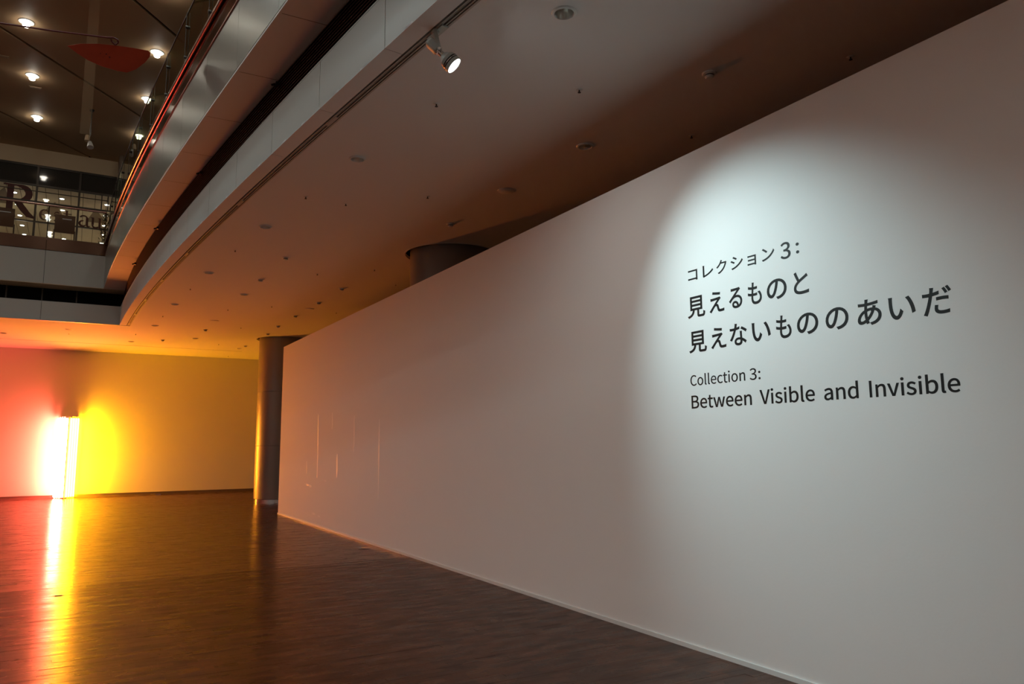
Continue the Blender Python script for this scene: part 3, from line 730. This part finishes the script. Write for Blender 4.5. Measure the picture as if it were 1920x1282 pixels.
l2 = l.copy(); l2.energy = SPILL_W; l2.spot_size = math.radians(120); l2.color = (0.95, 1.0, 0.97)
lo2 = bpy.data.objects.new('beam_spill', l2); COL.objects.link(lo2); lo2.location = lo.location; lo2.rotation_euler = (lo2.location - Vector((4.04, 5.2, 1.5))).to_track_quat('Z', 'Y').to_euler()
bpy.context.view_layer.update()
for q in (lo, lo2): q.parent = sp; q.matrix_parent_inverse = sp.matrix_world.inverted()

# ------------------------------------------------------------------ fluorescent light piece
fl = thing('fluorescent_light_piece', 'upright fixture of pink and yellow fluorescent tubes against the far wall', 'light fixture', (-.17, WY - .34, 0))
TH = 2.43; ang = math.radians(50)
for s, mt, nm in ((-1, 'pink_tube', 'pink_tube'), (1, 'yellow_tube', 'yellow_tube')):
    d = Vector((s * math.cos(ang), math.sin(ang), 0)); nrm = Vector((s * math.sin(ang), -math.cos(ang), 0))
    o0 = Vector((0, -.02, 0))
    for k in range(4):
        p = o0 + d * (.045 + .096 * k)
        pan = oriented_box(p + Vector((0, 0, TH / 2)), .044, .014, TH / 2, d, nrm, Vector((0, 0, 1))).build('lamp_pan', 'white_metal', fl)
        q = p + nrm * .048
        tb = MB().tube(q + Vector((0, 0, .05)), q + Vector((0, 0, TH - .05)), .019, seg=10, caps=False).build(nm, mt, fl, smooth=True)
        for z0, z1 in ((.0, .05), (TH - .05, TH)):
            MB().tube(q + Vector((0, 0, z0)), q + Vector((0, 0, z1)), .021, seg=10).build('tube_socket', 'white_metal', tb)
            bx = oriented_box(p + nrm * .03 + Vector((0, 0, (z0 + z1) / 2)), .02, .02, .022, d, nrm, Vector((0, 0, 1))).build('socket_block', 'white_metal', pan)

# ------------------------------------------------------------------ floor and wall bits
o = thing('floor_outlet', 'oval brass floor outlet cover close to the partition foot', 'floor outlet', (3.79, 10.87, 0))
MB().lathe([(0, .006), (.085, .006), (.10, .0)], seg=28).build('cover', 'bronze', o, smooth=True)
MB().lathe([(0, .012), (.02, .012), (.024, .006)], (-.06, 0, 0), seg=12).build('knob', 'track', o, smooth=True)
o = thing('floor_hatch', 'thin outlined floor hatch in the tube reflection, farther one', 'floor hatch', (-.32, 13.40, 0))
MB().box(-.13, .13, .0, .012, -.001, .0025).box(-.13, -.12, -.12, .0, -.001, .0025).build('frame', 'trim_dark', o)
MB().box(.10, .14, -.02, .02, -.001, .004).build('latch', 'chrome', o)
o = thing('floor_hatch', 'small dark floor slot in the tube reflection, nearer one', 'floor hatch', (-.04, 9.2, 0))
MB().box(-.04, .04, -.02, .02, -.001, .002).build('frame', 'black', o)
MB().box(-.03, .03, -.008, .008, .002, .004).build('latch', 'trim_dark', o)
o = thing('wall_outlet', 'small shiny socket cover at the foot of the far wall', 'outlet', (2.40, WY - .01, .0))
MB().box(-.08, .08, -.10, .0, .0, .045).build('cover', 'chrome', o)
MB().tube((-.22, -.03, .02), (-.08, -.03, .02), .010, seg=8).build('cable_end', 'chrome', o)

# ------------------------------------------------------------------ title lettering on the partition
fdir = os.path.join(bpy.utils.system_resource('DATAFILES'), 'fonts')
def font(name):
    try: return bpy.data.fonts.load(os.path.join(fdir, name))
    except Exception: return None
CJK = font('Noto Sans CJK Regular.woff2')
def text_line(segs, fnt, ref, label, name, weight=0.0):
    """segs: (string, y left, y right[, z bottom, z top]); ref: (glyph, z bottom, z top) sets the height of the line"""
    def mesh_of(t):
        cu = bpy.data.curves.new('g', 'FONT'); cu.body = t
        if fnt: cu.font = fnt
        cu.offset = weight; cu.resolution_u = 6; cu.fill_mode = 'BOTH'
        ob = bpy.data.objects.new('g', cu); COL.objects.link(ob); bpy.context.view_layer.update()
        me = bpy.data.meshes.new_from_object(ob.evaluated_get(bpy.context.evaluated_depsgraph_get()))
        bpy.data.objects.remove(ob); bpy.data.curves.remove(cu); return me
    def bbx(me):
        xs = [v.co.x for v in me.vertices]; zs = [v.co.y for v in me.vertices]; return min(xs), max(xs), min(zs), max(zs)
    rb = bbx(mesh_of(ref[0])); kz0 = (ref[2] - ref[1]) / (rb[3] - rb[2]); zb0 = ref[1] - rb[2] * kz0
    yc = (segs[0][1] + segs[-1][2]) / 2
    th = thing(name, label, 'wall lettering', (PX, yc, ref[1]), 'title lettering on the partition')
    for sg in segs:
        txt, yl, yr = sg[:3]
        fb = bbx(mesh_of(txt)); kz, zb = kz0, zb0
        if len(sg) > 3: kz = (sg[4] - sg[3]) / (fb[3] - fb[2]); zb = sg[3] - fb[2] * kz
        ky = (yl - yr) / (fb[1] - fb[0])
        for i, ch in enumerate(txt):
            me = mesh_of(ch); a0 = bbx(me); b0 = bbx(mesh_of(txt[:i + 1])); dx = b0[1] - a0[1]
            nm = bpy.data.meshes.new('letter')
            nm.from_pydata([(-.0008, yl - (v.co.x + dx - fb[0]) * ky - yc, zb + v.co.y * kz - ref[1]) for v in me.vertices], [], [tuple(p.vertices) for p in me.polygons])
            bm = bmesh.new(); bm.from_mesh(nm)
            r_ = bmesh.ops.extrude_face_region(bm, geom=bm.faces[:])
            for v in [g for g in r_['geom'] if isinstance(g, bmesh.types.BMVert)]: v.co.x += .0012
            bmesh.ops.recalc_face_normals(bm, faces=bm.faces)
            bm.to_mesh(nm); bm.free(); nm.materials.append(M['ink'])
            q = bpy.data.objects.new('letter', nm); COL.objects.link(q); q.parent = th
    return th
def seg(t, ys_): return [(c, a, b) for c, (a, b) in zip(t, ys_)]
text_line(seg('\u30b3\u30ec\u30af\u30b7\u30e7\u30f3', [(4.212, 4.111), (4.055, 3.946), (3.915, 3.812), (3.774, 3.658), (3.616, 3.539), (3.488, 3.378)])
          + [('3', 3.329, 3.246, 2.717, 2.832), (':', 3.203, 3.178, 2.732, 2.806)], CJK, ('\u30b3', 2.740, 2.823), 'top black title line reading \u30b3\u30ec\u30af\u30b7\u30e7\u30f33:', 'title_line', .004)
text_line(seg('\u898b\u3048\u308b\u3082\u306e\u3068', [(4.232, 4.046), (4.001, 3.853), (3.806, 3.681), (3.628, 3.505), (3.46, 3.294), (3.237, 3.121)]), CJK, ('\u898b', 2.448, 2.614),
          'second black title line reading \u898b\u3048\u308b\u3082\u306e\u3068', 'title_line', .005)
text_line(seg('\u898b\u3048\u306a\u3044\u3082\u306e\u306e\u3042\u3044\u3060', [(4.232, 4.044), (4.0, 3.85), (3.814, 3.653), (3.608, 3.446), (3.399, 3.275), (3.23, 3.067), (3.013, 2.851), (2.79, 2.634), (2.588, 2.428), (2.386, 2.224)]),
          CJK, ('\u898b', 2.180, 2.345), 'widest Japanese title line reading \u898b\u3048\u306a\u3044\u3082\u306e\u306e\u3042\u3044\u3060', 'title_line', .005)
text_line([('Collection', 4.231, 3.689), ('3:', 3.649, 3.553)], CJK, ('C', 1.931, 2.013), 'small black line reading Collection 3:', 'title_line', .002)
text_line([('Between', 4.228, 3.64), ('Visible', 3.569, 3.126), ('and', 3.058, 2.819), ('Invisible', 2.747, 2.219)], CJK, ('B', 1.760, 1.858),
          'bottom black line reading Between Visible and Invisible', 'title_line', .004)
